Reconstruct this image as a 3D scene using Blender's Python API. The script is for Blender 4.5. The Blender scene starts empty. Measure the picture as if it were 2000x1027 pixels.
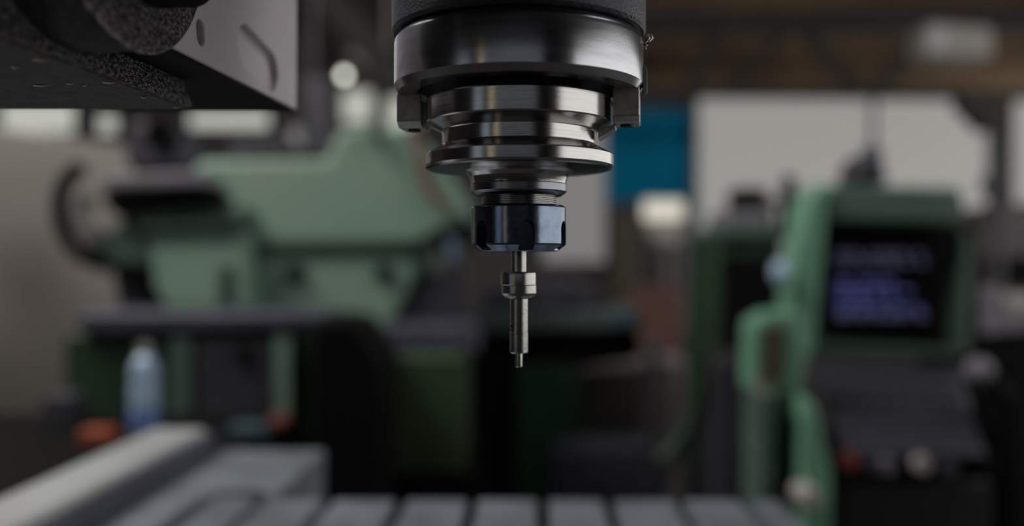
import bpy, math, random
from mathutils import Vector, Matrix

# ------------------------------------------------------------------ camera, world, lights
S = bpy.context.scene
F, HX, HY, CZ = 1775.0, 1000.0, 506.0, 1.3      # focal length in px, horizon, camera height
S.view_settings.view_transform = 'Standard'
S.view_settings.look = 'None'
S.view_settings.exposure = 0.0
S.view_settings.gamma = 1.0
cd = bpy.data.cameras.new('camera')
cam = bpy.data.objects.new('camera', cd)
S.collection.objects.link(cam)
cam.location = (0, 0, CZ)
cam.rotation_euler = (math.pi / 2, 0, 0)
cd.sensor_width = 36.0
cd.lens = F * 36.0 / 2000.0
cd.shift_y = -(513.5 - HY) / 2000.0
cd.clip_start = 0.01
cd.clip_end = 60
cd.dof.use_dof = True
cd.dof.focus_distance = 0.312
cd.dof.aperture_fstop = 3.4
S.camera = cam

w = bpy.data.worlds.new('workshop_air')
S.world = w
w.use_nodes = True
w.node_tree.nodes['Background'].inputs[0].default_value = (0.9, 0.85, 0.9, 1)
w.node_tree.nodes['Background'].inputs[1].default_value = 0.008


def area(name, loc, target, sx, sy, rad, col=(1, 1, 1)):
    """window, lamp or added fill light: rad is its radiance"""
    l = bpy.data.lights.new(name, 'AREA')
    l.shape = 'RECTANGLE'
    l.size, l.size_y = sx, sy
    l.energy = rad * sx * sy * math.pi
    l.color = col
    o = bpy.data.objects.new(name, l)
    S.collection.objects.link(o)
    o.location = loc
    o.rotation_euler = (Vector(target) - Vector(loc)).to_track_quat('-Z', 'Y').to_euler()
    return o


area('window_light_right', (5.5, 2.4, 2.0), (0, 2.4, 2.0), 13.4, 2.6, 1.25, (0.99, 0.98, 0.95))
area('window_light_rear_left', (-3.3, -2.5, 1.6), (0, 0.33, 1.4), 0.9, 1.6, 0.35, (0.75, 0.87, 1.0))
area('fill_light_rear_high', (-1.0, -8.9, 3.4), (-1.0, 0, 3.0), 9.0, 1.8, 0.16, (0.82, 0.88, 1.0))  # added fill from behind, lifts the grey in the collar
area('lamp_light_rear_left', (-2.1, -2.9, 1.6), (0, 0.33, 1.4), 0.22, 1.6, 0.9, (1.0, 0.85, 0.6))
area('fill_light_left', (-2.6, 1.6, 4.3), (-1.2, 2.6, 1.3), 2.6, 1.6, 12.5, (1.0, 0.97, 0.95))  # added overhead fill to brighten the green mill and partition
area('fill_light_right', (2.6, 1.0, 4.3), (1.0, 2.2, 1.0), 1.4, 1.4, 5.5, (0.97, 0.96, 1.0))  # added overhead fill for the pale side panel and console

# ------------------------------------------------------------------ helpers


def P(px, py, Y):
    return Vector(((px - HX) / F * Y, Y, CZ - (py - HY) / F * Y))


def lin(r, g, b):
    def c(v):
        v /= 255.0
        return v / 12.92 if v <= 0.04045 else ((v + 0.055) / 1.055) ** 2.4
    return (c(r), c(g), c(b), 1)


def mat(name, col, rough=0.5, metal=0.0, var=0.15, vscale=8.0, bump=0.0, bscale=60.0, stretch=(1, 1, 1),
        spec=0.5, worn_sheen=None, coat=0.0):
    m = bpy.data.materials.new(name)
    m.use_nodes = True
    nt = m.node_tree
    n, L = nt.nodes, nt.links
    b = n['Principled BSDF']
    tc = n.new('ShaderNodeTexCoord')
    mp = n.new('ShaderNodeMapping')
    mp.inputs['Scale'].default_value = stretch
    L.new(tc.outputs['Object'], mp.inputs[0])
    nz = n.new('ShaderNodeTexNoise')
    nz.inputs['Scale'].default_value = vscale
    nz.inputs['Detail'].default_value = 5
    L.new(mp.outputs[0], nz.inputs['Vector'])
    cr = n.new('ShaderNodeValToRGB')
    cr.color_ramp.elements[0].position = 0.3
    cr.color_ramp.elements[1].position = 0.7
    c0 = [x * (1 - var) for x in col[:3]] + [1]
    c1 = [min(1, x * (1 + var)) for x in col[:3]] + [1]
    if worn_sheen:
        c0 = list(worn_sheen)
    cr.color_ramp.elements[0].color = c0
    cr.color_ramp.elements[1].color = c1
    L.new(nz.outputs['Fac'], cr.inputs[0])
    L.new(cr.outputs[0], b.inputs['Base Color'])
    mr = n.new('ShaderNodeMapRange')
    mr.inputs[3].default_value = max(0.02, rough * 0.85)
    mr.inputs[4].default_value = min(1, rough * 1.15)
    L.new(nz.outputs['Fac'], mr.inputs[0])
    L.new(mr.outputs[0], b.inputs['Roughness'])
    b.inputs['Metallic'].default_value = metal
    b.inputs['Specular IOR Level'].default_value = spec
    b.inputs['Coat Weight'].default_value = coat
    b.inputs['Coat Roughness'].default_value = 0.12
    if bump > 0:
        n2 = n.new('ShaderNodeTexNoise')
        n2.inputs['Scale'].default_value = bscale
        n2.inputs['Detail'].default_value = 4
        L.new(mp.outputs[0], n2.inputs['Vector'])
        bp = n.new('ShaderNodeBump')
        bp.inputs['Strength'].default_value = min(1.0, bump)
        bp.inputs['Distance'].default_value = 0.001
        L.new(n2.outputs['Fac'], bp.inputs['Height'])
        L.new(bp.outputs[0], b.inputs['Normal'])
    return m


def emit(name, col, strength, tint=(0.8, 0.8, 0.8)):
    m = bpy.data.materials.new(name)
    m.use_nodes = True
    b = m.node_tree.nodes['Principled BSDF']
    b.inputs['Base Color'].default_value = (0.02, 0.02, 0.02, 1)
    b.inputs['Roughness'].default_value = 0.4
    b.inputs['Emission Color'].default_value = (*col, 1)
    b.inputs['Emission Strength'].default_value = strength
    return m


class MB:
    def __init__(s):
        s.v, s.f, s.turned = [], [], False

    def add(s, vs, fs):
        k = len(s.v)
        s.v += [Vector(v) for v in vs]
        s.f += [tuple(i + k for i in f) for f in fs]
        return s

    def loft(s, a, b):
        n = len(a)
        fs = [(i, (i + 1) % n, n + (i + 1) % n, n + i) for i in range(n)]
        fs += [tuple(reversed(range(n))), tuple(range(n, 2 * n))]
        return s.add(list(a) + list(b), fs)

    def px(s, pts, Y, dY, Yb=None):
        """outline standing at distance Y, straight body dY deep"""
        a = [P(x, y, Y) for x, y in pts]
        return s.loft(a, [p + Vector((0, dY, 0)) for p in a])

    def pxto(s, pts, Y, dY, floor_idx=()):
        a = [P(x, y, Y) for x, y in pts]
        for i in floor_idx:
            a[i].z = 0.0
        return s.loft(a, [p + Vector((0, dY, 0)) for p in a])

    def box(s, x0, x1, y0, y1, z0, z1):
        a = [Vector((x0, y0, z0)), Vector((x1, y0, z0)), Vector((x1, y0, z1)), Vector((x0, y0, z1))]
        return s.loft(a, [Vector((p.x, y1, p.z)) for p in a])

    def cyl(s, a, b, r, r2=None, n=32):
        a, b = Vector(a), Vector(b)
        r2 = r if r2 is None else r2
        q = (b - a).to_track_quat('Z', 'Y')
        ra = [a + q @ Vector((r * math.cos(t), r * math.sin(t), 0)) for t in [2 * math.pi * i / n for i in range(n)]]
        rb = [b + q @ Vector((r2 * math.cos(t), r2 * math.sin(t), 0)) for t in [2 * math.pi * i / n for i in range(n)]]
        return s.loft(ra, rb)

    def lathe(s, prof, cx, cy, n=160):
        """closed solid of revolution about the vertical axis; prof: (r, z) from top to bottom"""
        s.turned = True
        vs, fs = [], []
        m = len(prof)
        for r, z in prof:
            for i in range(n):
                t = 2 * math.pi * i / n
                vs.append((cx + r * math.cos(t), cy + r * math.sin(t), z))
        for j in range(m - 1):
            for i in range(n):
                k = (i + 1) % n
                fs.append((j * n + i, (j + 1) * n + i, (j + 1) * n + k, j * n + k))
        fs.append(tuple(range(n)))
        fs.append(tuple(reversed(range((m - 1) * n, m * n))))
        return s.add(vs, fs)

    def tube(s, pts, r, n=16):
        pts = [Vector(p) for p in pts]
        rings = []
        for i, p in enumerate(pts):
            d = (pts[min(i + 1, len(pts) - 1)] - pts[max(i - 1, 0)]).normalized()
            up = Vector((0, 1, 0)) if abs(d.y) < 0.9 else Vector((0, 0, 1))
            u = d.cross(up).normalized()
            v = d.cross(u).normalized()
            rings.append([p + r * (math.cos(t) * u + math.sin(t) * v) for t in [2 * math.pi * k / n for k in range(n)]])
        vs = [x for ring in rings for x in ring]
        fs = []
        for j in range(len(rings) - 1):
            for k in range(n):
                k2 = (k + 1) % n
                fs.append((j * n + k, j * n + k2, (j + 1) * n + k2, (j + 1) * n + k))
        fs.append(tuple(reversed(range(n))))
        fs.append(tuple(range((len(rings) - 1) * n, len(rings) * n)))
        return s.add(vs, fs)

    def blob(s, c, rx, ry, rz, n=16, m=10):
        vs = [(c[0], c[1], c[2] + rz)]
        for j in range(1, m):
            p = math.pi * j / m
            for i in range(n):
                t = 2 * math.pi * i / n
                vs.append((c[0] + rx * math.sin(p) * math.cos(t), c[1] + ry * math.sin(p) * math.sin(t), c[2] + rz * math.cos(p)))
        vs.append((c[0], c[1], c[2] - rz))
        fs = [(0, 1 + i, 1 + (i + 1) % n) for i in range(n)]
        for j in range(m - 2):
            for i in range(n):
                a, b = 1 + j * n + i, 1 + j * n + (i + 1) % n
                fs.append((a, a + n, b + n, b))
        e = len(vs) - 1
        o = 1 + (m - 2) * n
        fs += [(e, o + (i + 1) % n, o + i) for i in range(n)]
        return s.add(vs, fs)

    def build(s, name, m, parent=None, bevel=0.0, seg=3, label=None, ang=None, cut=None):
        ang = ang or (14 if s.turned else 35)
        me = bpy.data.meshes.new(name)
        off = wloc(parent)
        me.from_pydata([v - off for v in s.v], [], s.f)
        me.validate()
        me.update()
        import bmesh
        bm = bmesh.new()
        bm.from_mesh(me)
        bmesh.ops.recalc_face_normals(bm, faces=bm.faces)
        bm.to_mesh(me)
        bm.free()
        o = bpy.data.objects.new(name, me)
        S.collection.objects.link(o)
        if cut is not None:
            c = bpy.data.objects.new('cutter', bpy.data.meshes.new('cutter'))
            c.data.from_pydata([v - off for v in cut.v], [], cut.f)
            b2 = bmesh.new()
            b2.from_mesh(c.data)
            bmesh.ops.recalc_face_normals(b2, faces=b2.faces)
            b2.to_mesh(c.data)
            b2.free()
            S.collection.objects.link(c)
            md = o.modifiers.new('b', 'BOOLEAN')
            md.operation = 'DIFFERENCE'
            md.solver = 'EXACT'
            md.use_self = True
            md.object = c
            dg = bpy.context.evaluated_depsgraph_get()
            new = bpy.data.meshes.new_from_object(o.evaluated_get(dg))
            o.modifiers.clear()
            o.data = new
            new.name = name
            cm = c.data
            bpy.data.objects.remove(c)
            bpy.data.meshes.remove(cm)
            me = new
        me.materials.clear()
        me.materials.append(m)
        for p in me.polygons:
            p.use_smooth = True
            p.material_index = 0
        me.set_sharp_from_angle(angle=math.radians(ang))
        if bevel > 0:
            md = o.modifiers.new('bevel', 'BEVEL')
            md.width = bevel
            md.segments = seg
            md.limit_method = 'ANGLE'
            md.angle_limit = math.radians(35)
            md.harden_normals = True
        if parent is not None:
            o.parent = parent
        if label:
            o['label'] = label
        return o


def wloc(o):
    v = Vector((0, 0, 0))
    while o is not None:
        v += o.location
        o = o.parent
    return v


def tag(o, label, cat, group=None):
    o['label'] = label
    o['category'] = cat
    if group:
        o['group'] = group
    return o


def thing(name, label, cat, loc, group=None):
    o = bpy.data.objects.new(name, None)
    o.empty_display_size = 0.05
    S.collection.objects.link(o)
    o.location = loc
    return tag(o, label, cat, group)


def struct(mb, name, m, parent=None, **k):
    o = mb.build(name, m, parent, **k)
    if parent is None:
        o['kind'] = 'structure'
    return o


def smooth_path(pts, n=8):
    pts = [Vector(p) for p in pts]
    out = []
    for i in range(len(pts) - 1):
        p0, p1, p2, p3 = pts[max(i - 1, 0)], pts[i], pts[i + 1], pts[min(i + 2, len(pts) - 1)]
        for k in range(n):
            t = k / n
            out.append(0.5 * ((2 * p1) + (p2 - p0) * t + (2 * p0 - 5 * p1 + 4 * p2 - p3) * t * t + (3 * p1 - p0 - 3 * p2 + p3) * t ** 3))
    out.append(pts[-1])
    return out


# ------------------------------------------------------------------ materials
TURN = (3, 3, 260)
M = {}
M['collar'] = mat('ground_steel_collar', (0.5, 0.5, 0.53, 1), 0.2, 1, 0.18, 40, 0.02, 500, (1, 1, 6))
M['holder'] = mat('turned_steel_holder', (0.52, 0.51, 0.50, 1), 0.17, 1, 0.10, 12, 0.05, 20, TURN)
M['neck'] = mat('satin_steel_neck', (0.26, 0.27, 0.30, 1), 0.27, 1, 0.08, 12, 0.04, 20, TURN)
M['thread'] = mat('thread_steel', (0.42, 0.41, 0.42, 1), 0.25, 1, 0.15, 300)
M['nut'] = mat('blackened_steel_nut', (0.19, 0.235, 0.31, 1), 0.2, 1, 0.25, 160, 0.03, 600)
M['finder'] = mat('edge_finder_steel', (0.46, 0.45, 0.43, 1), 0.28, 1, 0.12, 200, 0.05, 900)
M['blackhole'] = mat('black_pin_hole', (0.004, 0.004, 0.004, 1), 0.8)
M['housing'] = mat('black_oily_casting', (0.035, 0.036, 0.05, 1), 0.42, 0.3, 0.4, 200, 0.35, 1200)
M['key'] = mat('ground_drive_key_steel', (0.55, 0.53, 0.50, 1), 0.5, 1, 0.2, 300, 0.25, 1500)
M['darksteel'] = mat('dark_steel', (0.03, 0.03, 0.035, 1), 0.4, 0.8, 0.3, 60)
M['pale_panel'] = mat('pale_grey_paint', lin(205, 196, 200), 0.42, 0, 0.08, 18, 0.05, 300)
M['table'] = mat('ground_table_iron', (0.29, 0.32, 0.36, 1), 0.45, 0.6, 0.25, 14, 0.1, 200)
M['tabledark'] = mat('dark_table_slot', (0.015, 0.015, 0.016, 1), 0.6, 0.3)
M['rail'] = mat('polished_guide_rail', (0.85, 0.86, 0.86, 1), 0.32, 0.6, 0.08, 6, 0.03, 80, (1, 1, 1))
M['violet'] = mat('violet_grey_iron', lin(78, 78, 90), 0.4, 0.1, 0.2, 10)
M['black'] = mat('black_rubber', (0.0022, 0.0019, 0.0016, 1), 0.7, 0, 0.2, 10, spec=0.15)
M['green_pale'] = mat('pale_green_machine_paint', lin(155, 172, 160), 0.42, 0, 0.10, 3, 0.0)
M['green'] = mat('green_machine_paint', lin(118, 156, 136), 0.42, 0, 0.10, 1.6, worn_sheen=lin(150, 164, 148))  # pale noise tone paints in worn patches and the light's sheen
M['green_mid'] = mat('worn_green_paint', lin(84, 104, 92), 0.5, 0, 0.2, 4)
M['green_dark'] = mat('dark_green_paint', lin(40, 62, 42), 0.5, 0, 0.3, 4)
M['green_bright'] = mat('bright_green_paint', lin(116, 164, 136), 0.4, 0, 0.08, 4)
M['grey'] = mat('grey_paint', lin(120, 116, 122), 0.5, 0, 0.15, 6)
M['grey_dark'] = mat('dark_grey_paint', lin(62, 60, 66), 0.5, 0, 0.2, 6)
M['grey_pale'] = mat('pale_grey_sheet', lin(176, 170, 164), 0.6, 0, 0.08, 1.6)
M['highlight_blue'] = mat('blue_highlight_tone', lin(110, 135, 155), 0.45, 0.2)  # bluish colour of the painted highlight on the mill
M['brown_grey'] = mat('brown_grey_board', lin(128, 120, 118), 0.7, 0, 0.2, 5)
M['brown'] = mat('brown_cladding', lin(112, 90, 68), 0.8, 0, 0.3, 1.2)
M['beam'] = mat('dark_roof_steel', lin(48, 44, 42), 0.7, 0, 0.3, 3)
M['red'] = mat('red_rubber', lin(125, 58, 50), 0.5)
M['orange'] = mat('orange_plastic', lin(165, 80, 50), 0.45)
M['teal'] = mat('teal_plastic', lin(58, 82, 92), 0.5)
M['concrete'] = mat('oily_concrete', lin(62, 58, 56), 0.7, 0, 0.3, 2, 0.2, 30)
M['wall'] = mat('dim_plaster', lin(90, 84, 84), 0.9, 0, 0.15, 1.5)
M['ceiling'] = mat('dark_ceiling_sheet', lin(58, 52, 50), 0.9, 0, 0.2, 1.2)
M['bottle'] = mat('clear_blue_plastic', lin(175, 200, 225), 0.15, 0, 0.1, 20, spec=0.8)
M['screen_glass'] = mat('black_screen_glass', (0.003, 0.003, 0.004, 1), 0.2)
M['cyan_door'] = mat('cyan_blue_door_paint', (0.0, 0.20, 0.36, 1), 0.7, 0, 0.12, 1, spec=0.1)
M['glaze'] = emit('frosted_daylight_glazing', (0.98, 0.96, 0.90), 0.30)
M['glaze_dim'] = emit('dusty_daylight_glazing', (0.95, 0.92, 0.9), 0.20)
M['glaze_far'] = emit('clear_daylight_pane', (0.98, 1.0, 0.90), 0.50)
M['glaze_near'] = emit('bright_daylight_pane', (0.98, 1.0, 0.88), 0.46)
M['added_glow'] = emit('added_glow_pane', (0.96, 1.0, 0.95), 0.62)  # glow of the unseen panes added for the rail
M['lamp'] = emit('lit_lamp_glass', (1.0, 0.94, 0.80), 0.72)
M['lamp_small'] = emit('lit_bulb_glass', (0.98, 1.0, 0.86), 3.6)
M['screen_blue'] = emit('blue_screen_text', (0.16, 0.17, 0.55), 0.34)
M['screen_violet'] = emit('violet_screen_text', (0.3, 0.3, 0.55), 0.16)


def cast_iron(name, base, glint, scale, rough=0.3, metal=0.75, strength=1.0):
    m = bpy.data.materials.new(name)
    m.use_nodes = True
    nt = m.node_tree
    n, L = nt.nodes, nt.links
    b = n['Principled BSDF']
    tc = n.new('ShaderNodeTexCoord')
    vo = n.new('ShaderNodeTexVoronoi')
    vo.inputs['Scale'].default_value = scale
    nz = n.new('ShaderNodeTexNoise')
    nz.inputs['Scale'].default_value = scale * 0.45
    nz.inputs['Detail'].default_value = 6
    L.new(tc.outputs['Object'], vo.inputs['Vector'])
    L.new(tc.outputs['Object'], nz.inputs['Vector'])
    mx = n.new('ShaderNodeMath')
    mx.operation = 'ADD'
    L.new(vo.outputs['Distance'], mx.inputs[0])
    L.new(nz.outputs['Fac'], mx.inputs[1])
    bp = n.new('ShaderNodeBump')
    bp.inputs['Strength'].default_value = strength
    bp.inputs['Distance'].default_value = 0.0012
    L.new(mx.outputs[0], bp.inputs['Height'])
    L.new(bp.outputs[0], b.inputs['Normal'])
    cr = n.new('ShaderNodeValToRGB')
    cr.color_ramp.elements[0].position = 0.42
    cr.color_ramp.elements[0].color = (*base, 1)
    cr.color_ramp.elements[1].position = 0.66
    cr.color_ramp.elements[1].color = (*glint, 1)
    L.new(nz.outputs['Fac'], cr.inputs[0])
    L.new(cr.outputs[0], b.inputs['Base Color'])
    b.inputs['Metallic'].default_value = metal
    b.inputs['Roughness'].default_value = rough
    return m


M['cast'] = cast_iron('oily_cast_iron', (0.07, 0.058, 0.053), (0.85, 0.78, 0.77), 1900, 0.25, 0.95)
M['rim_shade'] = cast_iron('shade_black_rim', (0.01, 0.008, 0.007), (0.05, 0.042, 0.036), 900, 0.5, 0.2)  # boss side shade put into the colour
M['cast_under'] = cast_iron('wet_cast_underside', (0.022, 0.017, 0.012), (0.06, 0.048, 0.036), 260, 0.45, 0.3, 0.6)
M['droplet'] = mat('droplet_glint', (0.3, 0.26, 0.22, 1), 0.25, 0.8)  # pale base paints in the glint of the wet drops

# ------------------------------------------------------------------ the hall
struct(MB().box(-5.2, 5.7, -9, 9.3, -0.1, 0), 'floor', M['concrete'])
struct(MB().box(-5.2, 5.7, -9, 9.3, 4.6, 4.7), 'ceiling', M['ceiling'])
struct(MB().box(-5.3, -5.2, -9, 9.3, 0, 4.6), 'wall_left', M['ceiling'])
struct(MB().box(-5.2, 5.7, -9.1, -9, 0, 4.6), 'wall_rear', M['wall'])
struct(MB().box(-5.2, 5.7, 9.3, 9.4, 0, 4.6), 'wall_back', M['wall'])
struct(MB().box(5.6, 5.7, -9, 9.3, 0, 4.6), 'wall_right', M['wall'])

YB = 9.28


def window(name, x0, x1, y0, y1, m, Y=YB, bars=1):
    """seen glazing or added pane on the back wall with its frame"""
    a, b = P(x0, y1, Y), P(x1, y0, Y)
    o = MB().box(a.x, b.x, Y - 0.02, Y, a.z, b.z).build(name, m)
    o['kind'] = 'structure'
    fr = MB()
    t = 0.03
    fr.box(a.x - t, a.x, Y - 0.06, Y, a.z - t, b.z + t)
    fr.box(b.x, b.x + t, Y - 0.06, Y, a.z - t, b.z + t)
    fr.box(a.x, b.x, Y - 0.06, Y, a.z - t, a.z)
    fr.box(a.x, b.x, Y - 0.06, Y, b.z, b.z + t)
    for k in range(1, bars):
        x = a.x + (b.x - a.x) * k / bars
        fr.box(x - 0.012, x + 0.012, Y - 0.05, Y - 0.02, a.z, b.z)
    fr.build('window_frame', M['grey_dark'], o)
    return o


window('window_1', 1362, 1698, 186, 520, M['glaze'])
window('window_2', 1706, 1925, 186, 520, M['glaze'])
window('window_3', 1060, 1183, 190, 512, M['glaze_dim'])
window('window_4', -30, 150, 200, 262, M['glaze_far'])
window('window_5', 195, 232, 226, 262, M['glaze_far'])
window('window_6', 372, 528, 220, 252, M['glaze_far'], bars=1)
window('window_7', 566, 592, 250, 290, M['glaze_dim'])
window('window_8', 670, 728, 178, 242, M['glaze_near'])
window('window_9', 756, 812, 192, 252, M['glaze_near'])
window('unseen_pane_1', 30, 180, -260, 194, M['added_glow'], bars=2)  # unseen pane added behind the casting to brighten the rail
window('unseen_pane_2', 210, 535, -260, 194, M['added_glow'], bars=4)  # second added pane, hidden by the casting, reflects in the rail
window('window_10', 1975, 2050, 190, 400, M['glaze'], Y=9.2)
# cyan door in the back wall
d = MB().px([(1184, 214), (1348, 214), (1348, 392), (1184, 392)], 9.1, 0.15).build('door_1', M['cyan_door'])
d['kind'] = 'structure'
MB().px([(1348, 205), (1362, 205), (1362, 762), (1348, 762)], 9.05, 0.2).build('door_frame', M['teal'], d)
struct(MB().px([(1184, 392), (1348, 392), (1348, 760), (1184, 760)], 9.12, 0.15), 'wall_back_lower', M['grey_dark'])
# brown cladding above the windows with roof steel
struct(MB().px([(1180, -140), (2100, -140), (2100, 178), (1180, 178)], 9.1, 0.15), 'wall_back_upper', M['brown'])
struct(MB().px([(560, -140), (1180, -140), (1180, 120), (560, 120)], 9.1, 0.15), 'wall_back_upper_left', M['ceiling'])
tr = thing('roof_truss', 'dark steel roof truss crossing the brown upper wall above the windows', 'truss', P(1500, 150, 8.0))
MB().px([(1100, 168), (2100, 176), (2100, 192), (1100, 186)], 8.0, 0.15).build('bottom_chord', M['beam'], tr)
MB().px([(1100, 20), (2100, 10), (2100, 60), (1100, 62)], 8.0, 0.15).build('top_chord', M['beam'], tr)
for a, b in (((1340, 165), (1385, 60)), ((1405, 172), (1520, 62)), ((1660, 172), (1560, 62)), ((1700, 172), (1800, 62))):
    MB().px([(a[0], a[1]), (a[0] + 34, a[1]), (b[0] + 34, b[1]), (b[0], b[1])], 8.05, 0.08).build('web_member', M['beam'], tr)
for i, (x0, y0, x1, y1) in enumerate(((596, -20, 760, 160), (540, 60, 590, 240))):
    o = MB().px([(x0, y0), (x0 + 70, y0), (x1 + 60, y1), (x1, y1 + 20)], 6.5 + i, 0.12).build('roof_brace', M['beam'])
    tag(o, ['dark sloping roof brace beside the spindle collar, the upper one', 'dark sloping roof brace between pale panel and round bulb, the lower one'][i], 'beam')
o = MB().px([(676, 105), (712, 86), (800, 162), (800, 188)], 7.6, 0.15).cyl(P(760, 140, 7.68), (P(760, 140, 7.68).x, 7.68, 4.6), 0.02).build('ventilation_duct', M['grey_pale'])
tag(o, 'grey slanting duct under the roof between bulb and spindle', 'duct')
o = MB().px([(588, 150), (640, 150), (652, 300), (600, 300)], 4.2, 0.2).cyl(P(614, 152, 4.3), (P(614, 152, 4.3).x, 4.3, 4.6), 0.015).build('hanging_control_box', M['grey_dark'])
tag(o, 'dark violet-grey upright box behind the left milling machine', 'box')

# lamps
o = thing('ceiling_lamp', 'small round glowing bulb left of the slanting duct', 'lamp', P(672, 147, 6.0))
c = P(672, 147, 6.0)
MB().blob(c, 0.027, 0.027, 0.027).build('bulb', M['lamp_small'], o)
MB().cyl(c + Vector((0, 0, 0.026)), c + Vector((0, 0, 0.08)), 0.018, 0.03).build('lamp_socket', M['beam'], o)
MB().cyl(c + Vector((0, 0, 0.08)), (c.x, c.y, 4.6), 0.006).build('lamp_cord', M['beam'], o)
o = thing('floodlight', 'wide warm white lamp glowing in front of the blue door', 'lamp', P(1297, 480, 6.5))
MB().px([(1258, 392), (1336, 392), (1336, 429), (1258, 429)], 6.5, 0.05).build('lamp_glass', M['lamp'], o, bevel=0.02)
MB().px([(1254, 388), (1340, 388), (1340, 433), (1254, 433)], 6.56, 0.08).build('lamp_case', M['grey_pale'], o, bevel=0.01)
MB().px([(1262, 434), (1336, 434), (1330, 478), (1268, 478)], 6.56, 0.1).build('lamp_glow_block', M['grey_pale'], o, bevel=0.01)  # pale block stands in for the glow below the lamp
MB().cyl(P(1298, 478, 6.6), (P(1298, 478, 6.6).x, 6.6, 0), 0.05).build('lamp_post', M['brown_grey'], o)
o = thing('hanging_light_fixture', 'large pale box light fixture under the roof at upper right', 'lamp', P(1876, 80, 6.0))
MB().px([(1812, 42), (1940, 52), (1940, 112), (1812, 104)], 6.0, 0.3).build('fixture_body', M['grey_pale'], o, bevel=0.02)
MB().px([(1815, 60), (1850, 62), (1850, 100), (1815, 98)], 5.97, 0.03).build('fixture_lens', M['glaze_dim'], o)
for x in (1840, 1915):
    MB().cyl(P(x, 50, 6.15), (P(x, 50, 6.15).x, 6.15, 4.6), 0.012).build('hanger_rod', M['beam'], o)

# ------------------------------------------------------------------ spindle, tool holder, edge finder
YS = 0.33
XS = 13.0 / F * YS


def z(py, d=YS):
    return CZ + (HY - py) / F * d


def rz(l):
    return [(r, CZ + h) for r, h in l]


sp = thing('machine_spindle', 'round steel spindle nose at top centre with bright ground collar', 'spindle', (XS, YS, CZ + 0.0594))
MB().lathe(rz([(0.0457, 0.30), (0.0457, 0.0815), (0.0450, 0.0803), (0.040, 0.0803)]), XS, YS).build('spindle_housing', M['housing'], sp,
    label='black oily upper housing')
MB().lathe(rz([(0.036, 0.0808), (0.0416, 0.0806), (0.0428, 0.0802), (0.0436, 0.0794), (0.0437, 0.0790), (0.0441, 0.0787), (0.0446, 0.0778), (0.0449, 0.0765),
               (0.0449, 0.0620), (0.0436, 0.0594), (0.0370, 0.0594), (0.0362, 0.0602),
               (0.0362, 0.070), (0.024, 0.070)]), XS, YS, 220).build('nose_collar', M['collar'], sp)
ROT = math.radians(-9)


def rotp(dx, dy, zz):
    c, s = math.cos(ROT), math.sin(ROT)
    return Vector((XS + dx * c - dy * s, YS + dx * s + dy * c, zz))


def keyblock(x0, x1, hw, zlo, zhi, ch):
    # chamfered block along the radius
    prof = [(-hw, zhi), (-hw, zlo + ch), (-hw + ch, zlo), (hw - ch, zlo), (hw, zlo + ch), (hw, zhi)]
    return MB().loft([rotp(x0, a, b) for a, b in prof], [rotp(x1, a, b) for a, b in prof])


for s in (1, -1):
    a, b = sorted((s * 0.0344, s * 0.0436))
    kb = keyblock(a, b, 0.0078, CZ + 0.0478, CZ + 0.0600, 0.0022)
    if s > 0:
        kb.loft([rotp(0.0290, q, CZ + h) for q, h in ((-0.004, 0.0462), (0.004, 0.0462), (0.004, 0.0424), (-0.004, 0.0424))],
                [rotp(0.0352, q, CZ + h) for q, h in ((-0.004, 0.0476), (0.004, 0.0476), (0.004, 0.0462), (-0.004, 0.0462))])
    k = kb.build('drive_key', M['key'], sp, bevel=0.0005)
    sc_ = rotp(s * 0.039, 0, CZ + 0.0478)
    MB().cyl(sc_ - Vector((0, 0, 0.0006)), sc_ + Vector((0, 0, 0.002)), 0.0024).build('key_screw', M['darksteel'], k)
MB().loft([rotp(0.0446, a, CZ + b) for a, b in ((-0.0035, 0.0695), (0.0035, 0.0695), (0.0035, 0.0570), (-0.0035, 0.0570))],
          [rotp(0.0462, a, CZ + b) for a, b in ((-0.0025, 0.0672), (0.0025, 0.0672), (0.0025, 0.0590), (-0.0025, 0.0590))]
          ).build('side_lug', M['darksteel'], sp, bevel=0.0003)

th = thing('tool_holder', 'steel collet tool holder with grooved flange clamped in the spindle', 'tool holder', (XS, YS, CZ + 0.0028))
MB().lathe(rz([(0.022, 0.0698), (0.0236, 0.0574), (0.0329, 0.0574), (0.0335, 0.0568), (0.0335, 0.0492), (0.0332, 0.0487), (0.0280, 0.0460), (0.0278, 0.0457),
               (0.0278, 0.0411), (0.0280, 0.0408), (0.0337, 0.0377), (0.0342, 0.0372), (0.0342, 0.0334), (0.0338, 0.0326), (0.0325, 0.0322), (0.0200, 0.0318),
               (0.0188, 0.0310), (0.0179, 0.0296), (0.0174, 0.0278), (0.01727, 0.0260), (0.01727, 0.0243), (0.0168, 0.0237), (0.0150, 0.0229), (0.012, 0.0229)]),
            XS, YS, 220).build('grooved_flange', M['holder'], th)
MB().lathe(rz([(0.0160, 0.0312), (0.01735, 0.0272), (0.01745, 0.0268), (0.01745, 0.0244), (0.0172, 0.0240), (0.0155, 0.0228), (0.0120, 0.0226)]),
           XS, YS, 180).build('neck', M['neck'], th)
pr = [(0.0125, 0.0230)]
zz = 0.0229
for k in range(6):
    pr += [(0.01295, zz), (0.0137, zz - 0.00022), (0.0137, zz - 0.00036), (0.01295, zz - 0.00058)]
    zz -= 0.00066
pr += [(0.0128, 0.0180)]
MB().lathe(rz(pr), XS, YS, 160).build('threaded_end', M['thread'], th)
nut = MB().lathe(rz([(0.0120, 0.0193), (0.0163, 0.0193), (0.01705, 0.0188), (0.0172, 0.0184), (0.0172, 0.0056), (0.0170, 0.0050), (0.0140, 0.0028), (0.0045, 0.0028), (0.0040, 0.0034)]), XS, YS, 180)
cut = MB()
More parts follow.
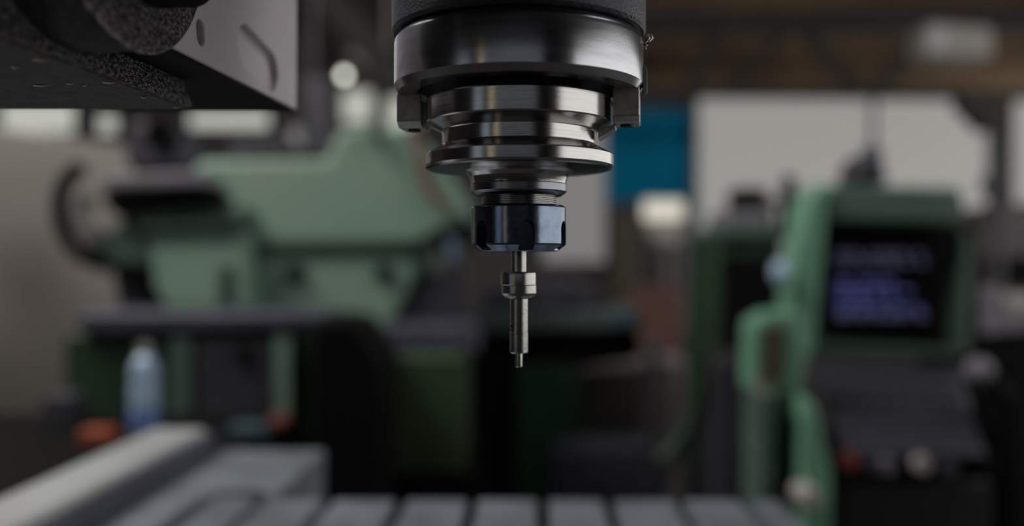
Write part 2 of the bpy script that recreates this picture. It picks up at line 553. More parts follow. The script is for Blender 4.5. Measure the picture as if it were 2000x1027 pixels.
for k in range(6):
    a = math.radians(-90 + 9.4 + 60 * k)
    ux, uy = math.cos(a), math.sin(a)
    tx, ty = -uy, ux
    prof = [(-0.0027, -0.002)]
    for j in range(13):
        t = math.pi - math.pi * j / 12
        prof.append((0.0027 * math.cos(t), 0.0108 + 0.0029 * math.sin(t)))
    prof.append((0.0027, -0.002))
    A = [Vector((XS + ux * 0.0144 + tx * p, YS + uy * 0.0144 + ty * p, CZ + h)) for p, h in prof]
    B = [Vector((XS + ux * 0.0190 + tx * p, YS + uy * 0.0190 + ty * p, CZ + h)) for p, h in prof]
    cut.loft(A, B)
nut.build('collet_nut', M['nut'], th, bevel=0.00022, seg=2, cut=cut, label='blackened bluish six-slot nut')

ef = thing('edge_finder', 'slim bright steel edge finder hanging from the collet nut', 'edge finder', (XS, YS, z(716)))
MB().lathe([(0.0028, CZ + 0.0040), (0.0028, z(533)), (0.0027, z(534))], XS, YS, 64).build('shank', M['finder'], ef)
MB().lathe([(0.0045, z(530)), (0.0058, z(530.4)), (0.0063, z(532.5)), (0.00645, z(536)), (0.00645, z(555.5)), (0.0063, z(556.5)), (0.0050, z(556.7))], XS - 0.00012, YS, 96).build('upper_ring', M['finder'], ef)
MB().lathe([(0.0050, z(556.5)), (0.0063, z(556.7)), (0.00635, z(557.5)), (0.00635, z(572)), (0.0060, z(577)), (0.0048, z(581)), (0.0036, z(583)), (0.003, z(583))], XS + 0.0001, YS, 96).build('lower_ring', M['finder'], ef)
MB().lathe([(0.0028, z(580)), (0.0033, z(582)), (0.0033, z(647)), (0.0032, z(647.6)), (0.0032, z(648.4)), (0.00335, z(649)), (0.00335, z(687)), (0.0031, z(689)), (0.0010, z(689))], XS + 0.0001, YS, 80).build('body', M['finder'], ef)
MB().lathe([(0.00125, z(687)), (0.00132, z(690)), (0.00132, z(715)), (0.0011, z(716.5)), (0.0003, z(716.5))], XS + 0.0001, YS, 48).build('probe_tip', M['finder'], ef)
MB().cyl((XS - 0.0033, YS - 0.0008, z(532)), (XS - 0.0033, YS - 0.0008, z(504.5)), 0.00022, 0.00012, 12).build('spring_end', M['finder'], ef)
MB().cyl((XS - 0.00262, YS - 0.0022, z(636)), (XS - 0.0019, YS - 0.0016, z(636)), 0.0005, n=20).build('pin_hole', M['blackhole'], ef)

random.seed(4)
cm = MB()
pc = Vector((XS + 0.0459, YS - 0.006, CZ + 0.0800))
for k in range(4):
    q = pc + Vector((random.uniform(-0.0006, 0.0012), random.uniform(-0.001, 0.001), random.uniform(-0.0035, 0.0012)))
    cm.tube(smooth_path([q, q + Vector((random.uniform(-0.001, 0.0012), 0.0003, -0.0012)), q + Vector((random.uniform(-0.0008, 0.001), 0, -0.0026))], 4), 0.00042, 8)
tag(cm.build('metal_swarf', M['thread']), 'tiny curled metal chip stuck to the right rim of the spindle', 'metal chip')

# ------------------------------------------------------------------ machine head casting, upper left
def onplane(px, py, k):
    u = (px - HX) / F
    Y = -k / (u - 0.09)
    return Vector((u * Y, Y, CZ + (HY - py) / F * Y))


hd = thing('overhead_casting', 'rough oily cast iron machine head with pale side panel, upper left', 'machine head', (-0.16, 0.33, CZ + 0.059))
def slabbody(pts, k, t):
    a = [onplane(x, y, k) for x, y in pts]
    return MB().loft(a, [p + Vector((-t, 0, 0)) for p in a])


# casting: speckled side, wet underside is its own part
a = [onplane(-130, 18, 0.1555), onplane(378, 208, 0.1555), onplane(336, 98, 0.1555)]
a[0].z = a[1].z = CZ + 0.0590
pts = a + [Vector((a[2].x, a[2].y, CZ + 0.25)), Vector((a[0].x, a[0].y, CZ + 0.25))]
MB().loft(pts, [p + Vector((-0.22, 0, 0)) for p in pts]).build('gear_casting', M['cast'], hd, bevel=0.0006)
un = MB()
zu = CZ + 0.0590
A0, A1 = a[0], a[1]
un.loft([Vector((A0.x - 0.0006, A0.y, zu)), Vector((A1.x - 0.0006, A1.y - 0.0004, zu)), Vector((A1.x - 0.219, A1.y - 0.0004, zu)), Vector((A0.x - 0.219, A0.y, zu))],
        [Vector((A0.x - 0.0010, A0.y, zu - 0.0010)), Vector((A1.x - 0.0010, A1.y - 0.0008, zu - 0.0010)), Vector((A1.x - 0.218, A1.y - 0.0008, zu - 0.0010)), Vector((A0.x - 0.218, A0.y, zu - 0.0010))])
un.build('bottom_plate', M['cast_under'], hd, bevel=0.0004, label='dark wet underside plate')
for (x, y, l) in ((80, 116, 0.0042), (78, 166, 0.0040), (212, 160, 0.0032), (282, 189, 0.0020), (136, 162, 0.002), (165, 166, 0.0012), (30, 130, 0.002), (345, 208, 0.0022)):
    Yd = (0.0580) * F / (HY - y)
    p = Vector(((x - HX) / F * Yd, Yd, CZ + 0.0580))
    MB().blob(p, l * 0.7, 0.0009, 0.0006, 16, 8).build('coolant_droplet', M['droplet'], hd)
# pale side panel with slot and hole
b0 = [onplane(300, 78, 0.1372), onplane(580, 214, 0.1372), onplane(582, -160, 0.1372), onplane(300, -160, 0.1372)]
b0[0].z = b0[1].z = CZ + 0.0690
nrm = Vector((1, -0.09, 0)).normalized()
ax = Vector((0.09, 1, 0)).normalized()


def capsule(c0, c1, r, k, d0, d1):
    p, q = onplane(*c0, k), onplane(*c1, k)
    dv = (q - p).normalized()
    sv = dv.cross(nrm).normalized()
    out = []
    for i in range(13):
        t = math.pi / 2 + math.pi * i / 12
        out.append(p + r * (math.cos(t) * dv + math.sin(t) * sv))
    for i in range(13):
        t = -math.pi / 2 + math.pi * i / 12
        out.append(q + r * (math.cos(t) * dv + math.sin(t) * sv))
    return MB().loft([x + nrm * d0 for x in out], [x - nrm * d1 for x in out])


cut = capsule((482, 92), (530, 140), 0.0085, 0.1372, 0.004, 0.0032)
hc = capsule((392, 56), (393, 70), 0.0030, 0.1372, 0.004, 0.012)
cut.add(hc.v, hc.f)
MB().loft(b0, [p + Vector((-0.09, 0, 0)) for p in b0]).build('side_panel', M['pale_panel'], hd, bevel=0.001, cut=cut, label='pale grey painted side panel')
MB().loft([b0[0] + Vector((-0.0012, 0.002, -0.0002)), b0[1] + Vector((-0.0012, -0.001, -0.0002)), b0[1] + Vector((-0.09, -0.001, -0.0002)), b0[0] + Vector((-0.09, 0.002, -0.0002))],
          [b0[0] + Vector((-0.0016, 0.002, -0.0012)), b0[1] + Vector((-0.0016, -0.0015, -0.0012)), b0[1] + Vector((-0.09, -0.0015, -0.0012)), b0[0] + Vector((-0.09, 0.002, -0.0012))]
          ).build('panel_underside_shade', M['black'], hd, label='underside strip darkened as shade')  # black plate paints the shade under the pale panel
# stepped boss
def disc(Yc, zc, R, k0, k1, name, m, bev):
    def c(k):
        # point on plane X = -k + 0.09*Y at Y=Yc
        return Vector((-k + 0.09 * Yc, Yc, CZ + zc))
    return MB().cyl(c(k0), c(k0) + nrm * ((k0 - k1) * nrm.x), R, n=128).build(name, m, hd, bevel=bev)


disc(0.268, 0.1095, 0.0475, 0.160, 0.1372, 'boss_shade_shell', M['rim_shade'], 0.0)  # dark shell stands in for shade on the boss side
disc(0.268, 0.1095, 0.048, 0.1373, 0.1345, 'boss', M['cast'], 0.0008)
disc(0.272, 0.1060, 0.0300, 0.1345, 0.1215, 'boss_cap', M['black'], 0.0015)

# ------------------------------------------------------------------ machine table
ZT = CZ - 0.25
tb = thing('machine_table', 'grey slotted machine table along the bottom edge below the probe', 'machine table', (0.06, 0.6, 0))
vx = 0.023
VXL = [(-0.205, ), (-0.131, ), (-0.060, ), (0.014, ), (0.083, ), (0.155, ), (0.230, ), (0.304, )]


def skew(mb):
    for v in mb.v:
        v.x += (v.y - 0.945) * vx
    return mb


def Xat(px, py):
    Y = 0.25 * F / (py - HY)
    return (px - HX) / F * Y + (0.945 - Y) * vx


def slotpx(px, py):
    return Xat(px, py)


slots = [Xat(643, 975), Xat(781, 982), Xat(919, 991), Xat(1060, 991), Xat(1192, 991), Xat(1334, 991), Xat(1474, 1000)]
# strips between the slots as one solid profile with T-slots
x0, x1 = -0.2500, 0.277
hw = 0.0065
zz = [(x0, ZT - 0.09), (x0, ZT)]
for sx in slots:
    zz += [(sx - hw, ZT), (sx - hw, ZT - 0.016), (sx - hw * 2, ZT - 0.016), (sx - hw * 2, ZT - 0.03), (sx + hw * 2, ZT - 0.03), (sx + hw * 2, ZT - 0.016), (sx + hw, ZT - 0.016), (sx + hw, ZT)]
zz += [(x1, ZT), (x1, ZT - 0.09)]
m_ = MB()
m_.loft([Vector((a, 0.30, b)) for a, b in zz], [Vector((a, 0.945, b)) for a, b in zz])
skew(m_).build('slotted_top', M['table'], tb, bevel=0.0015)
# left plate with the hooked groove
pl = MB().box(-0.388, -0.2505, 0.30, 1.19, ZT - 0.09, ZT)
g = MB()
ga, gb, gy = -0.318, -0.265, 0.955
outer = [(ga - 0.011, 0.2), (ga - 0.011, gy), (ga - 0.003, gy + 0.024), (ga + 0.012, gy + 0.032), (gb - 0.006, gy + 0.032), (gb + 0.006, gy + 0.02), (gb + 0.009, gy - 0.01), (gb + 0.009, 0.2)]
inner = [(gb - 0.000, 0.2), (gb - 0.000, gy - 0.014), (gb - 0.006, gy + 0.002), (ga + 0.018, gy + 0.006), (ga + 0.009, gy - 0.004), (ga + 0.009, 0.2)]
ring = outer + inner
g.loft([Vector((a, b, ZT + 0.01)) for a, b in ring], [Vector((a, b, ZT - 0.03)) for a, b in ring])
skew(pl)
skew(g)
pl.build('side_plate', M['table'], tb, bevel=0.0015, cut=g)
b_ = skew(MB().box(-0.380, 0.26, 0.32, 0.90, 0.0, ZT - 0.088))
b_.build('table_base', M['tabledark'], tb, bevel=0.01)
gr = thing('guide_rail', 'long polished steel rail running diagonally across the lower left corner', 'rail', (-0.435, 0.75, 0))
skew(MB().box(-0.466, -0.398, 0.30, 1.17, ZT + 0.006, ZT + 0.0332)).build('polished_strip', M['rail'], gr, bevel=0.006, label='bright polished top strip')
skew(MB().box(-0.480, -0.3886, 0.30, 1.18, ZT - 0.05, ZT + 0.026)).build('rail_body', M['violet'], gr, bevel=0.004, label='dark violet-grey rail body')
skew(MB().box(-0.47, -0.40, 0.34, 1.15, 0, ZT - 0.05)).build('rail_support', M['tabledark'], gr)

# ------------------------------------------------------------------ left background
o = MB()
q = [Vector((-1.69, 3.0, CZ + 0.441)), Vector((-1.69, 3.0, 0)), Vector((-1.20, 4.7, 0)), Vector((-1.20, 4.7, CZ + 0.441))]
q = [Vector((-2.05, 2.2, 0)), Vector((-1.50, 3.62, 0)), Vector((-1.50, 3.62, CZ + 0.441)), Vector((-2.05, 2.2, CZ + 0.441))]
o.loft(q, [p + Vector((-0.05, 0.02, 0)) for p in q])
tag(o.build('partition_screen', mat('cream_sheet', lin(214, 203, 194), 0.6, 0, 0.06, 1.6), bevel=0.008), 'tall pale partition screen at the left edge behind the bottle', 'screen')

cb = thing('tool_cabinet', 'green steel cabinet with grey top behind the water bottle', 'cabinet', (P(350, 700, 2.2).x, 2.35, 0))
MB().pxto([(125, 650), (575, 650), (575, 900), (125, 900)], 2.2, 0.22, (2, 3)).build('cabinet_body', M['green_dark'], cb, bevel=0.01)
MB().px([(150, 610), (634, 612), (634, 640), (150, 650)], 2.17, 0.25).build('worktop', M['violet'], cb, bevel=0.008)
dr = MB().px([(385, 660), (535, 660), (535, 835), (385, 835)], 2.185, 0.03).build('door', M['grey_dark'], cb, bevel=0.004, label='dark door panel')
MB().cyl(P(478, 692, 2.17), P(478, 692, 2.19), 0.02).build('knob', M['black'], dr)
MB().px([(537, 655), (565, 655), (565, 845), (537, 845)], 2.18, 0.03).build('door_post', M['green'], cb)
MB().px([(330, 655), (372, 655), (372, 845), (330, 845)], 2.18, 0.03).build('door_post', M['green_mid'], cb)

o = thing('black_machine_cover', 'black box cover with sloped shoulder between cabinet and green pillar', 'cover', (P(660, 700, 2.0).x, 2.2, 0))
MB().pxto([(607, 625), (672, 622), (700, 640), (740, 705), (746, 760), (746, 980), (607, 980)], 2.0, 0.3, (5, 6)).build('cover_shell', M['black'], o, bevel=0.015)
MB().px([(585, 950), (740, 950), (740, 975), (585, 975)], 1.99, 0.02).build('kick_plate', M['black'], o)

wb = thing('workbench', 'low black workbench carrying the water bottle at lower left', 'bench', (P(200, 900, 1.8).x, 1.8, 0))
zb = CZ - 0.36
MB().box(-2.2, -0.50, 1.35, 2.12, zb - 0.04, zb).build('bench_top', M['black'], wb, bevel=0.005)
for x in (-2.1, -0.56):
    for y in (1.42, 2.05):
        MB().box(x - 0.03, x + 0.03, y - 0.03, y + 0.03, 0, zb - 0.04).build('leg', M['darksteel'], wb)
MB().box(-2.15, -0.53, 2.06, 2.10, 0.1, zb - 0.04).build('bench_back_panel', M['black'], wb)
bt = thing('water_bottle', 'pale blue translucent plastic bottle standing on the bench at lower left', 'bottle', (P(285, 830, 1.9).x, 1.9, zb))
bx_ = P(283, 830, 1.9).x
BP = [(r * 0.84, h) for r, h in [(0.030, 0.0), (0.034, 0.006), (0.034, 0.05), (0.0315, 0.056), (0.034, 0.062), (0.034, 0.095), (0.029, 0.104), (0.033, 0.113), (0.033, 0.135), (0.024, 0.158), (0.013, 0.168), (0.013, 0.175)]]
MB().lathe([(max(r, 0.001), zb + h * 0.96) for r, h in reversed(BP)], bx_, 1.9, 48).build('bottle_body', M['bottle'], bt)
MB().cyl((bx_, 1.9, zb + 0.166), (bx_, 1.9, zb + 0.182), 0.0125).build('cap', M['grey_pale'], bt)
MB().lathe([(0.0290, zb + 0.046), (0.0290, zb + 0.012)], bx_, 1.9, 48).build('paper_band', mat('blue_band', lin(96, 120, 190), 0.5), bt, label='blue lower band')


def small(name, pts, Y, dY, m, label, cat, zbase=zb, bev=0.004):
    a = [P(x, y, Y) for x, y in pts]
    zl = min(p.z for p in a)
    for p in a:
        p.z += zbase - zl
    return tag(MB().loft(a, [p + Vector((0, dY, 0)) for p in a]).build(name, m, bevel=bev), label, cat)


small('orange_box', [(152, 850), (208, 850), (208, 880), (152, 880)], 1.75, 0.05, M['orange'], 'small orange box on the bench left of the bottle', 'box')
small('red_tray', [(522, 846), (556, 846), (556, 862), (522, 862)], 1.95, 0.05, M['red'], 'small dull reddish tray on the bench right of the teal block', 'tray')
small('teal_block', [(445, 850), (510, 850), (510, 878), (445, 878)], 1.80, 0.06, M['teal'], 'dull teal block on the bench left of the reddish tray', 'block')
small('dark_tin', [(80, 800), (140, 800), (140, 860), (80, 860)], 1.95, 0.08, M['grey_dark'], 'dark grey tin at the far left of the bench', 'tin')

# --- green milling machine
mm = thing('milling_machine', 'large pale green milling machine filling the left background', 'milling machine', (P(620, 500, 2.9).x, 2.95, 0))
MB().px([(372, 330), (392, 312), (640, 310), (652, 268), (676, 248), (800, 246), (852, 300), (900, 372), (912, 420), (880, 440), (820, 476), (490, 480), (480, 430), (420, 400)], 2.6, 0.55).build(
    'overarm', M['green'], mm, bevel=0.02)
MB().pxto([(690, 470), (842, 470), (842, 700), (690, 700)], 2.75, 0.5, (2, 3)).build('column', M['green_mid'], mm, bevel=0.02)
MB().px([(500, 490), (825, 490), (800, 560), (752, 655), (500, 655)], 2.62, 0.35).build('knee', M['green'], mm, bevel=0.015)
MB().px([(492, 474), (822, 470), (822, 486), (492, 492)], 2.60, 0.3).build('way_strip', M['green_dark'], mm, bevel=0.005)
for x in (580, 752):
    c0 = P(x, 533, 2.62)
    MB().cyl(c0 - Vector((0, 0.02, 0)), c0 + Vector((0, 0.02, 0)), 0.026).build('lock_knob', M['black'], mm)
MB().px([(286, 455), (476, 450), (480, 606), (325, 606), (300, 560)], 2.5, 0.35).build('head_box', M['green'], mm, bevel=0.015)
MB().px([(430, 520), (452, 520), (452, 590), (430, 590)], 2.49, 0.02).build('vent_slot', M['green_dark'], mm)
MB().px([(160, 470), (215, 448), (250, 412), (480, 398), (482, 436), (300, 446), (296, 520), (220, 520), (180, 500)], 2.52, 0.3).build('head_casting', M['green_mid'], mm, bevel=0.015)
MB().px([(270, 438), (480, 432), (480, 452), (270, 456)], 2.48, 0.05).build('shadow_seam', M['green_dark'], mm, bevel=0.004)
MB().px([(215, 520), (300, 520), (318, 606), (232, 606)], 2.6, 0.25).build('head_gearbox', M['grey_dark'], mm, bevel=0.01)
MB().px([(190, 342), (392, 334), (408, 362), (198, 370)], 2.45, 0.3).build('slide_plate', M['grey'], mm, bevel=0.01)
MB().px([(196, 374), (405, 366), (432, 392), (270, 404), (236, 428), (205, 404)], 2.47, 0.3).build('slide_base', M['black'], mm, bevel=0.01)
MB().px([(255, 236), (330, 236), (392, 300), (380, 332), (250, 332), (238, 300)], 2.75, 0.25).build('drive_motor', M['grey_dark'], mm, bevel=0.02)
MB().cyl(P(312, 262, 2.72), P(312, 262, 2.9), 0.045).build('motor_fan_cover', M['black'], mm)
MB().px([(450, 272), (560, 268), (562, 305), (440, 308)], 2.8, 0.2).build('oil_reservoir', M['grey_dark'], mm, bevel=0.01)
MB().tube(smooth_path([P(160, 326, 2.45), P(130, 352, 2.45), P(117, 400, 2.45), P(126, 452, 2.45), P(158, 496, 2.45), P(215, 520, 2.5)]), 0.022).build('hose', M['black'], mm)
MB().tube(smooth_path([P(172, 376, 2.5), P(158, 410, 2.5), P(170, 446, 2.5), P(205, 470, 2.55)]), 0.024).build('pale_conduit', M['grey_pale'], mm)
MB().tube(smooth_path([P(800, 250, 2.58), P(818, 290, 2.58), P(826, 340, 2.58), P(845, 382, 2.58), P(880, 402, 2.58)]), 0.010).build('red_hose', M['red'], mm, label='dull red hose')
MB().tube(smooth_path([P(728, 240, 2.58), P(735, 262, 2.58), P(748, 285, 2.58)]), 0.012).build('lever', M['grey_dark'], mm)
MB().px([(842, 450), (920, 432), (925, 470), (860, 500)], 2.55, 0.2).build('spindle_carrier', M['black'], mm, bevel=0.01)
MB().px([(874, 466), (892, 464), (894, 510), (876, 512)], 2.5, 0.05).build('blue_highlight', M['highlight_blue'], mm, bevel=0.006)  # small bluish block stands in for a highlight
MB().px([(775, 560), (905, 520), (905, 665), (775, 665)], 2.66, 0.2).build('saddle', M['grey_dark'], mm, bevel=0.01)
MB().px([(752, 640), (925, 640), (935, 690), (752, 690)], 2.35, 0.3).build('feed_table', M['violet'], mm, bevel=0.008)

gp = thing('green_pillar_box', 'dull green upright machine base left of the probe tip', 'machine base', (P(830, 800, 2.2).x, 2.35, 0))
MB().pxto([(754, 694), (908, 694), (908, 925), (754, 925)], 2.25, 0.4, (2, 3)).build('base_shell', mat('moss_green_paint', lin(52, 70, 46), 0.5, 0, 0.15, 5), gp, bevel=0.01)
MB().pxto([(746, 928), (930, 928), (930, 990), (746, 990)], 2.2, 0.5, (2, 3)).build('plinth', M['black'], gp)

# ------------------------------------------------------------------ middle background
lb = thing('lathe_bed', 'low dark green lathe with grey top behind the probe', 'lathe', (P(1080, 700, 3.4).x, 3.5, 0))
MB().px([(922, 610), (1250, 604), (1255, 642), (930, 650)], 3.3, 0.4).build('bed_way', mat('grey_green_bed', lin(86, 98, 96), 0.5), lb, bevel=0.01)
MB().pxto([(915, 655), (1250, 650), (1250, 700), (1130, 720), (1130, 900), (915, 900)], 3.35, 0.35, (4, 5)).build('bed_casting', M['black'], lb, bevel=0.01)
MB().pxto([(1005, 712), (1125, 712), (1125, 860), (1005, 860)], 3.32, 0.2, (2, 3)).build('green_panel', mat('deep_green_paint', lin(36, 66, 44), 0.5), lb, bevel=0.01)
MB().px([(935, 560), (1060, 545), (1180, 560), (1180, 604), (935, 606)], 3.4, 0.25).build('carriage', M['grey_dark'], lb, bevel=0.02)
MB().px([(1040, 575), (1100, 570), (1100, 604), (1040, 604)], 3.36, 0.1).build('tool_post', M['violet'], lb, bevel=0.01)
MB().px([(1200, 612), (1248, 606), (1248, 640), (1200, 642)], 3.27, 0.05).build('end_cap', M['teal'], lb, bevel=0.01)
o = MB().pxto([(1134, 728), (1236, 722), (1236, 900), (1134, 900)], 3.7, 0.4, (2, 3)).build('storage_crate', M['brown_grey'], bevel=0.01)
tag(o, 'brown-grey crate beside the green lathe panel, left of its twin', 'crate')
o = MB().pxto([(1244, 712), (1348, 706), (1348, 900), (1244, 900)], 3.8, 0.4, (2, 3)).build('storage_crate', M['brown_grey'], bevel=0.01)
tag(o, 'brown-grey crate next to the dark curved guard, right of its twin', 'crate')
o = MB().pxto([(1080, 880), (1310, 876), (1300, 898), (1070, 902)], 2.9, 0.25, (2, 3)).build('low_bench', M['violet'], bevel=0.01)
tag(o, 'low blue-grey bench in the dark below the probe', 'bench')
o = MB().pxto([(1236, 560), (1330, 560), (1330, 700), (1236, 700)], 4.6, 0.3, (2, 3)).build('rusty_cabinet', mat('rust_brown', lin(96, 64, 56), 0.7), bevel=0.01)
tag(o, 'rust brown cabinet below the warm lamp', 'cabinet')
o = MB().cyl((P(1276, 682, 2.8).x, 2.8, 0), P(1276, 690, 2.8), 0.012, n=24).blob(P(1276, 678, 2.8), 0.03, 0.03, 0.035).build('ball_knob_post', M['grey_dark'])
tag(o, 'small pale round knob on a post right of the lathe', 'knob')
o = MB().pxto([(1338, 440), (1364, 440), (1364, 620), (1338, 620)], 5.2, 0.15, (2, 3)).build('pale_pillar', M['grey'], bevel=0.01)
tag(o, 'pale grey narrow pillar between warm lamp and green unit', 'pillar')
o = MB().px([(1196, 420), (1250, 420), (1250, 600), (1196, 600)], 6.2, 0.3).pxto([(1196, 600), (1250, 600), (1250, 640), (1196, 640)], 6.2, 0.3, (2, 3)).build('olive_locker', mat('olive_paint', lin(70, 66, 50), 0.6), bevel=0.01)
tag(o, 'dim olive locker under the blue door', 'locker')

# ------------------------------------------------------------------ right background
gu = thing('rear_machine_unit', 'green machine unit with black box on top left of the console', 'machine', (P(1470, 600, 3.0).x, 3.2, 0))
MB().pxto([(1400, 448), (1530, 448), (1545, 700), (1385, 700)], 3.0, 0.5, (2, 3)).build('unit_body', M['green_dark'], gu, bevel=0.015)
MB().px([(1400, 440), (1530, 436), (1530, 464), (1400, 466)], 2.97, 0.5).build('unit_cap', M['green_mid'], gu, bevel=0.01)
MB().px([(1415, 500), (1520, 500), (1520, 690), (1415, 690)], 2.97, 0.05).build('dark_window', M['black'], gu, bevel=0.005)
MB().px([(1440, 366), (1500, 366), (1500, 404), (1440, 404)], 3.05, 0.15).build('signal_box', M['black'], gu, bevel=0.008)
MB().px([(1424, 408), (1512, 404), (1516, 438), (1418, 440)], 3.02, 0.3).build('grey_lid', M['grey'], gu, bevel=0.008)
MB().tube([P(1541, 345, 3.0), P(1538, 400, 3.0), P(1528, 470, 3.0)], 0.024).build('lever_arm', M['black'], gu)
MB().tube([P(1496, 392, 3.02), P(1532, 398, 3.02)], 0.014).build('cross_bracket', M['grey_dark'], gu)
o = MB().tube(smooth_path([P(1366, 640, 2.7), P(1368, 720, 2.7), P(1358, 800, 2.7), P(1330, 860, 2.7), P(1290, 900, 2.7)]), 0.026)
o = o.build('curved_guard_pipe', M['green_dark'])
tag(o, 'dark green curved guard pipe right of the crates', 'pipe')
o = MB().pxto([(1398, 706), (1480, 702), (1490, 900), (1398, 900)], 2.6, 0.3, (2, 3)).build('grey_pedestal', M['grey_dark'], bevel=0.01)
tag(o, 'dark grey pedestal left of the console legs', 'pedestal')

cn = thing('control_console', 'green machine control console with hooded blue screen at right', 'control console', (P(1740, 800, 2.3).x, 2.35, 0))
Yc = 2.2
# shell: back, left bright cheek, right cheek, hood
MB().px([(1622, 360), (1878, 366), (1892, 430), (1878, 436), (1618, 430)], Yc, 0.35).build('hood', M['green_mid'], cn, bevel=0.01)
MB().px([(1600, 436), (1915, 440), (1915, 700), (1590, 690)], Yc + 0.16, 0.2).build('console_back', M['black'], cn, bevel=0.005)
MB().px([(1572, 400), (1600, 360), (1620, 360), (1613, 440), (1592, 690), (1577, 700), (1540, 690), (1545, 560)], Yc - 0.03, 0.11).build('left_cheek', M['green_bright'], cn, bevel=0.012)
MB().px([(1876, 436), (1900, 470), (1896, 690), (1872, 700)], Yc + 0.05, 0.07).build('right_cheek', M['green_mid'], cn, bevel=0.008)
sc = MB().px([(1625, 470), (1822, 470), (1815, 640), (1618, 640)], Yc + 0.12, 0.04).build('screen', M['screen_glass'], cn, bevel=0.004)
random.seed(7)
for r_, (yy, m_) in enumerate(((492, 'screen_violet'), (508, 'screen_violet'), (548, 'screen_blue'), (564, 'screen_blue'), (580, 'screen_blue'), (600, 'screen_blue'), (612, 'screen_violet'))):
    x = 1634
    while x < 1800:
        ww = random.choice((14, 20, 30))
        if not (m_ == 'screen_blue' and x > 1760 and yy < 590):
            MB().px([(x, yy), (x + ww, yy), (x + ww, yy + 9), (x, yy + 9)], Yc + 0.118, 0.003).build('text_block', M[m_], sc)
        x += ww + random.choice((6, 10, 16))
MB().px([(1600, 672), (1872, 684), (1872, 704), (1596, 696)], Yc - 0.03, 0.2).build('lower_rail', M['green_dark'], cn, bevel=0.008)
# sloping keyboard desk
dk = MB()
a = [P(1594, 706, Yc), P(1868, 712, Yc), P(1925, 880, 1.72), P(1640, 872, 1.72)]
dk.loft(a, [p - Vector((0, 0, 0.05)) for p in a])
desk = dk.build('keyboard_desk', mat('dark_desk_sheet', lin(46, 45, 54), 0.5), cn, bevel=0.008)
random.seed(3)
for r_ in range(4):
    for c_ in range(9):
        u, v = (c_ + 0.7) / 10, (r_ + 0.8) / 5.6
        p = a[0] * (1 - u) * (1 - v) + a[1] * u * (1 - v) + a[2] * u * v + a[3] * (1 - u) * v
        MB().box(p.x - 0.011, p.x + 0.011, p.y - 0.014, p.y + 0.014, p.z - 0.004, p.z + 0.009).build('key', M['grey_dark'], desk, bevel=0.002)
MB().px([(1628, 880), (1945, 888), (1955, 935), (1625, 928)], 1.72, 0.3).build('button_panel', M['black'], cn, bevel=0.008)
for x, y, m_, r in ((1655, 897, 'red', 0.017), (1700, 904, 'grey_dark', 0.016), (1728, 906, 'grey', 0.015), (1796, 904, 'grey_pale', 0.016), (1850, 912, 'grey_dark', 0.015)):
    c0 = P(x, y, 1.72)
    MB().cyl(c0 - Vector((0, 0.018, 0)), c0 + Vector((0, 0.01, 0)), r, n=24).build('push_button', M[m_], cn, bevel=0.002)
MB().pxto([(1640, 938), (1940, 938), (1940, 990), (1640, 990)], 1.80, 0.6, (2, 3)).build('console_pedestal', mat('very_dark_green', lin(18, 26, 20), 0.6), cn, bevel=0.01)
MB().px([(1660, 356), (1678, 300), (1725, 300), (1742, 360)], Yc + 0.1, 0.12).build('cable_gland', M['grey_dark'], cn, bevel=0.02)
MB().blob(P(1702, 302, Yc + 0.15), 0.028, 0.028, 0.028).build('gland_cap', M['violet'], cn)
# bright green front arm and legs
MB().px([(1470, 630), (1500, 612), (1560, 606), (1575, 700), (1566, 770), (1466, 768)], 1.86, 0.10).build('front_arm', M['green_bright'], cn, bevel=0.012)
MB().px([(1496, 640), (1534, 636), (1530, 744), (1494, 740)], 1.85, 0.02).build('arm_recess', mat('brown_plate', lin(84, 68, 50), 0.6), cn, bevel=0.003)
MB().pxto([(1482, 765), (1520, 765), (1512, 880), (1535, 990), (1478, 990)], 1.72, 0.12, (3, 4)).build('leg', M['green_mid'], cn, bevel=0.01)
MB().pxto([(1572, 772), (1592, 790), (1625, 920), (1615, 990), (1560, 990), (1566, 880)], 1.70, 0.12, (3, 4)).build('leg', M['green_bright'], cn, bevel=0.01)
MB().pxto([(1518, 765), (1572, 765), (1566, 890), (1560, 990), (1530, 990), (1514, 890)], 1.76, 0.06, (3, 4)).build('leg_web', M['green_dark'], cn)
c0 = P(1576, 968, 1.68)
MB().cyl(c0 - Vector((0, 0.03, 0)), c0 + Vector((0, 0.04, 0)), 0.020).build('adjusting_knob', M['grey_pale'], cn, bevel=0.003)
c0 = P(1488, 758, 1.85)
MB().cyl(c0 - Vector((0, 0.01, 0)), c0 + Vector((0, 0.02, 0)), 0.013).build('orange_button', M['orange'], cn)
MB().blob(P(1524, 532, 2.15), 0.022, 0.022, 0.03).build('cheek_knob', M['bottle'], cn)
o = thing('joystick_knob', 'round grey knob on a dark arm right of the console', 'knob', (P(1960, 730, 1.85).x, 1.85, 0))
MB().blob(P(1912, 724, 1.85), 0.028, 0.028, 0.028).build('knob_ball', M['grey'], o)
MB().tube(smooth_path([P(1914, 728, 1.87), P(1950, 752, 1.87), P(1975, 790, 1.87)]), 0.012).build('knob_arm', M['black'], o)
MB().pxto([(1955, 765), (2000, 765), (2000, 900), (1955, 900)], 1.82, 0.12, (2, 3)).build('knob_stand', M['black'], o, bevel=0.01)

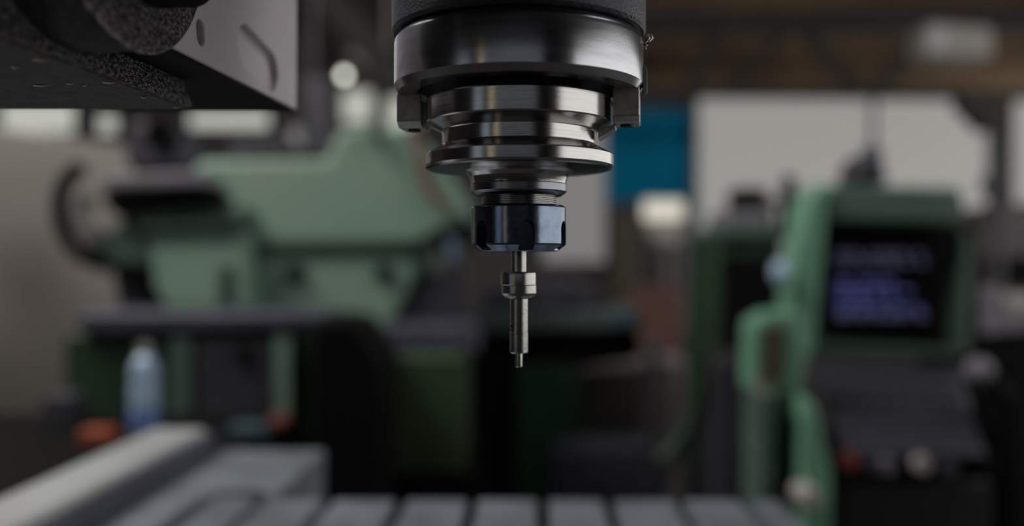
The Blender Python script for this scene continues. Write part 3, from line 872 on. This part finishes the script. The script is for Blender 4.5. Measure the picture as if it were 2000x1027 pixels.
# right-hand clutter
pv = thing('swivel_arm_stand', 'dark thin upright stand with bracket in front of the bright window at far right', 'stand', (P(1948, 460, 4.5).x, 4.5, 0))
c0 = P(1948, 205, 4.5)
MB().cyl((c0.x, 4.5, 0), c0, 0.028).build('upright_pole', M['grey_dark'], pv)
MB().px([(1880, 168), (1960, 200), (1962, 250), (1925, 256), (1875, 205)], 4.45, 0.1).build('bracket', M['beam'], pv, bevel=0.01)
MB().px([(1925, 345), (1970, 340), (1970, 372), (1925, 380)], 4.44, 0.06).build('clamp', M['grey_dark'], pv, bevel=0.01)
sh = thing('parts_rack', 'grey rack loaded with metal parts at the right edge', 'rack', (P(1980, 700, 3.4).x, 3.6, 0))
MB().pxto([(1905, 660), (2100, 655), (2100, 900), (1905, 900)], 3.4, 0.5, (2, 3)).build('rack_body', M['black'], sh, bevel=0.01)
MB().px([(1900, 612), (2100, 612), (2100, 640), (1900, 655)], 3.38, 0.5).build('rack_shelf', M['grey'], sh, bevel=0.01)
for x0, y0, x1, y1, m_, lb_ in ((1912, 560, 1960, 612, 'grey', 'grey metal part on the rack, nearest the console'), (1965, 575, 2030, 608, 'grey_pale', 'pale metal part on the rack at the right frame edge')):
    a = [P(x0, y0, 3.5), P(x1, y0, 3.5), P(x1, y1, 3.5), P(x0, y1, 3.5)]
    zt = P(1900, 612, 3.38).z
    a[2].z = a[3].z = zt
    tag(MB().loft(a, [p + Vector((0, 0.15, 0)) for p in a]).build('machined_part', M[m_], bevel=0.02), lb_, 'machine part')
mk = thing('rear_milling_machine', 'grey-brown machine standing far back at the right edge', 'machine', (P(1960, 600, 5.4).x, 5.6, 0))
MB().pxto([(1905, 450), (1950, 400), (2090, 392), (2090, 760), (1905, 760)], 5.4, 0.6, (3, 4)).build('machine_body', mat('mauve_grey', lin(96, 88, 90), 0.6), mk, bevel=0.03)
MB().px([(1935, 500), (2050, 500), (2050, 560), (1935, 560)], 5.35, 0.08).build('door', M['black'], mk, bevel=0.01)
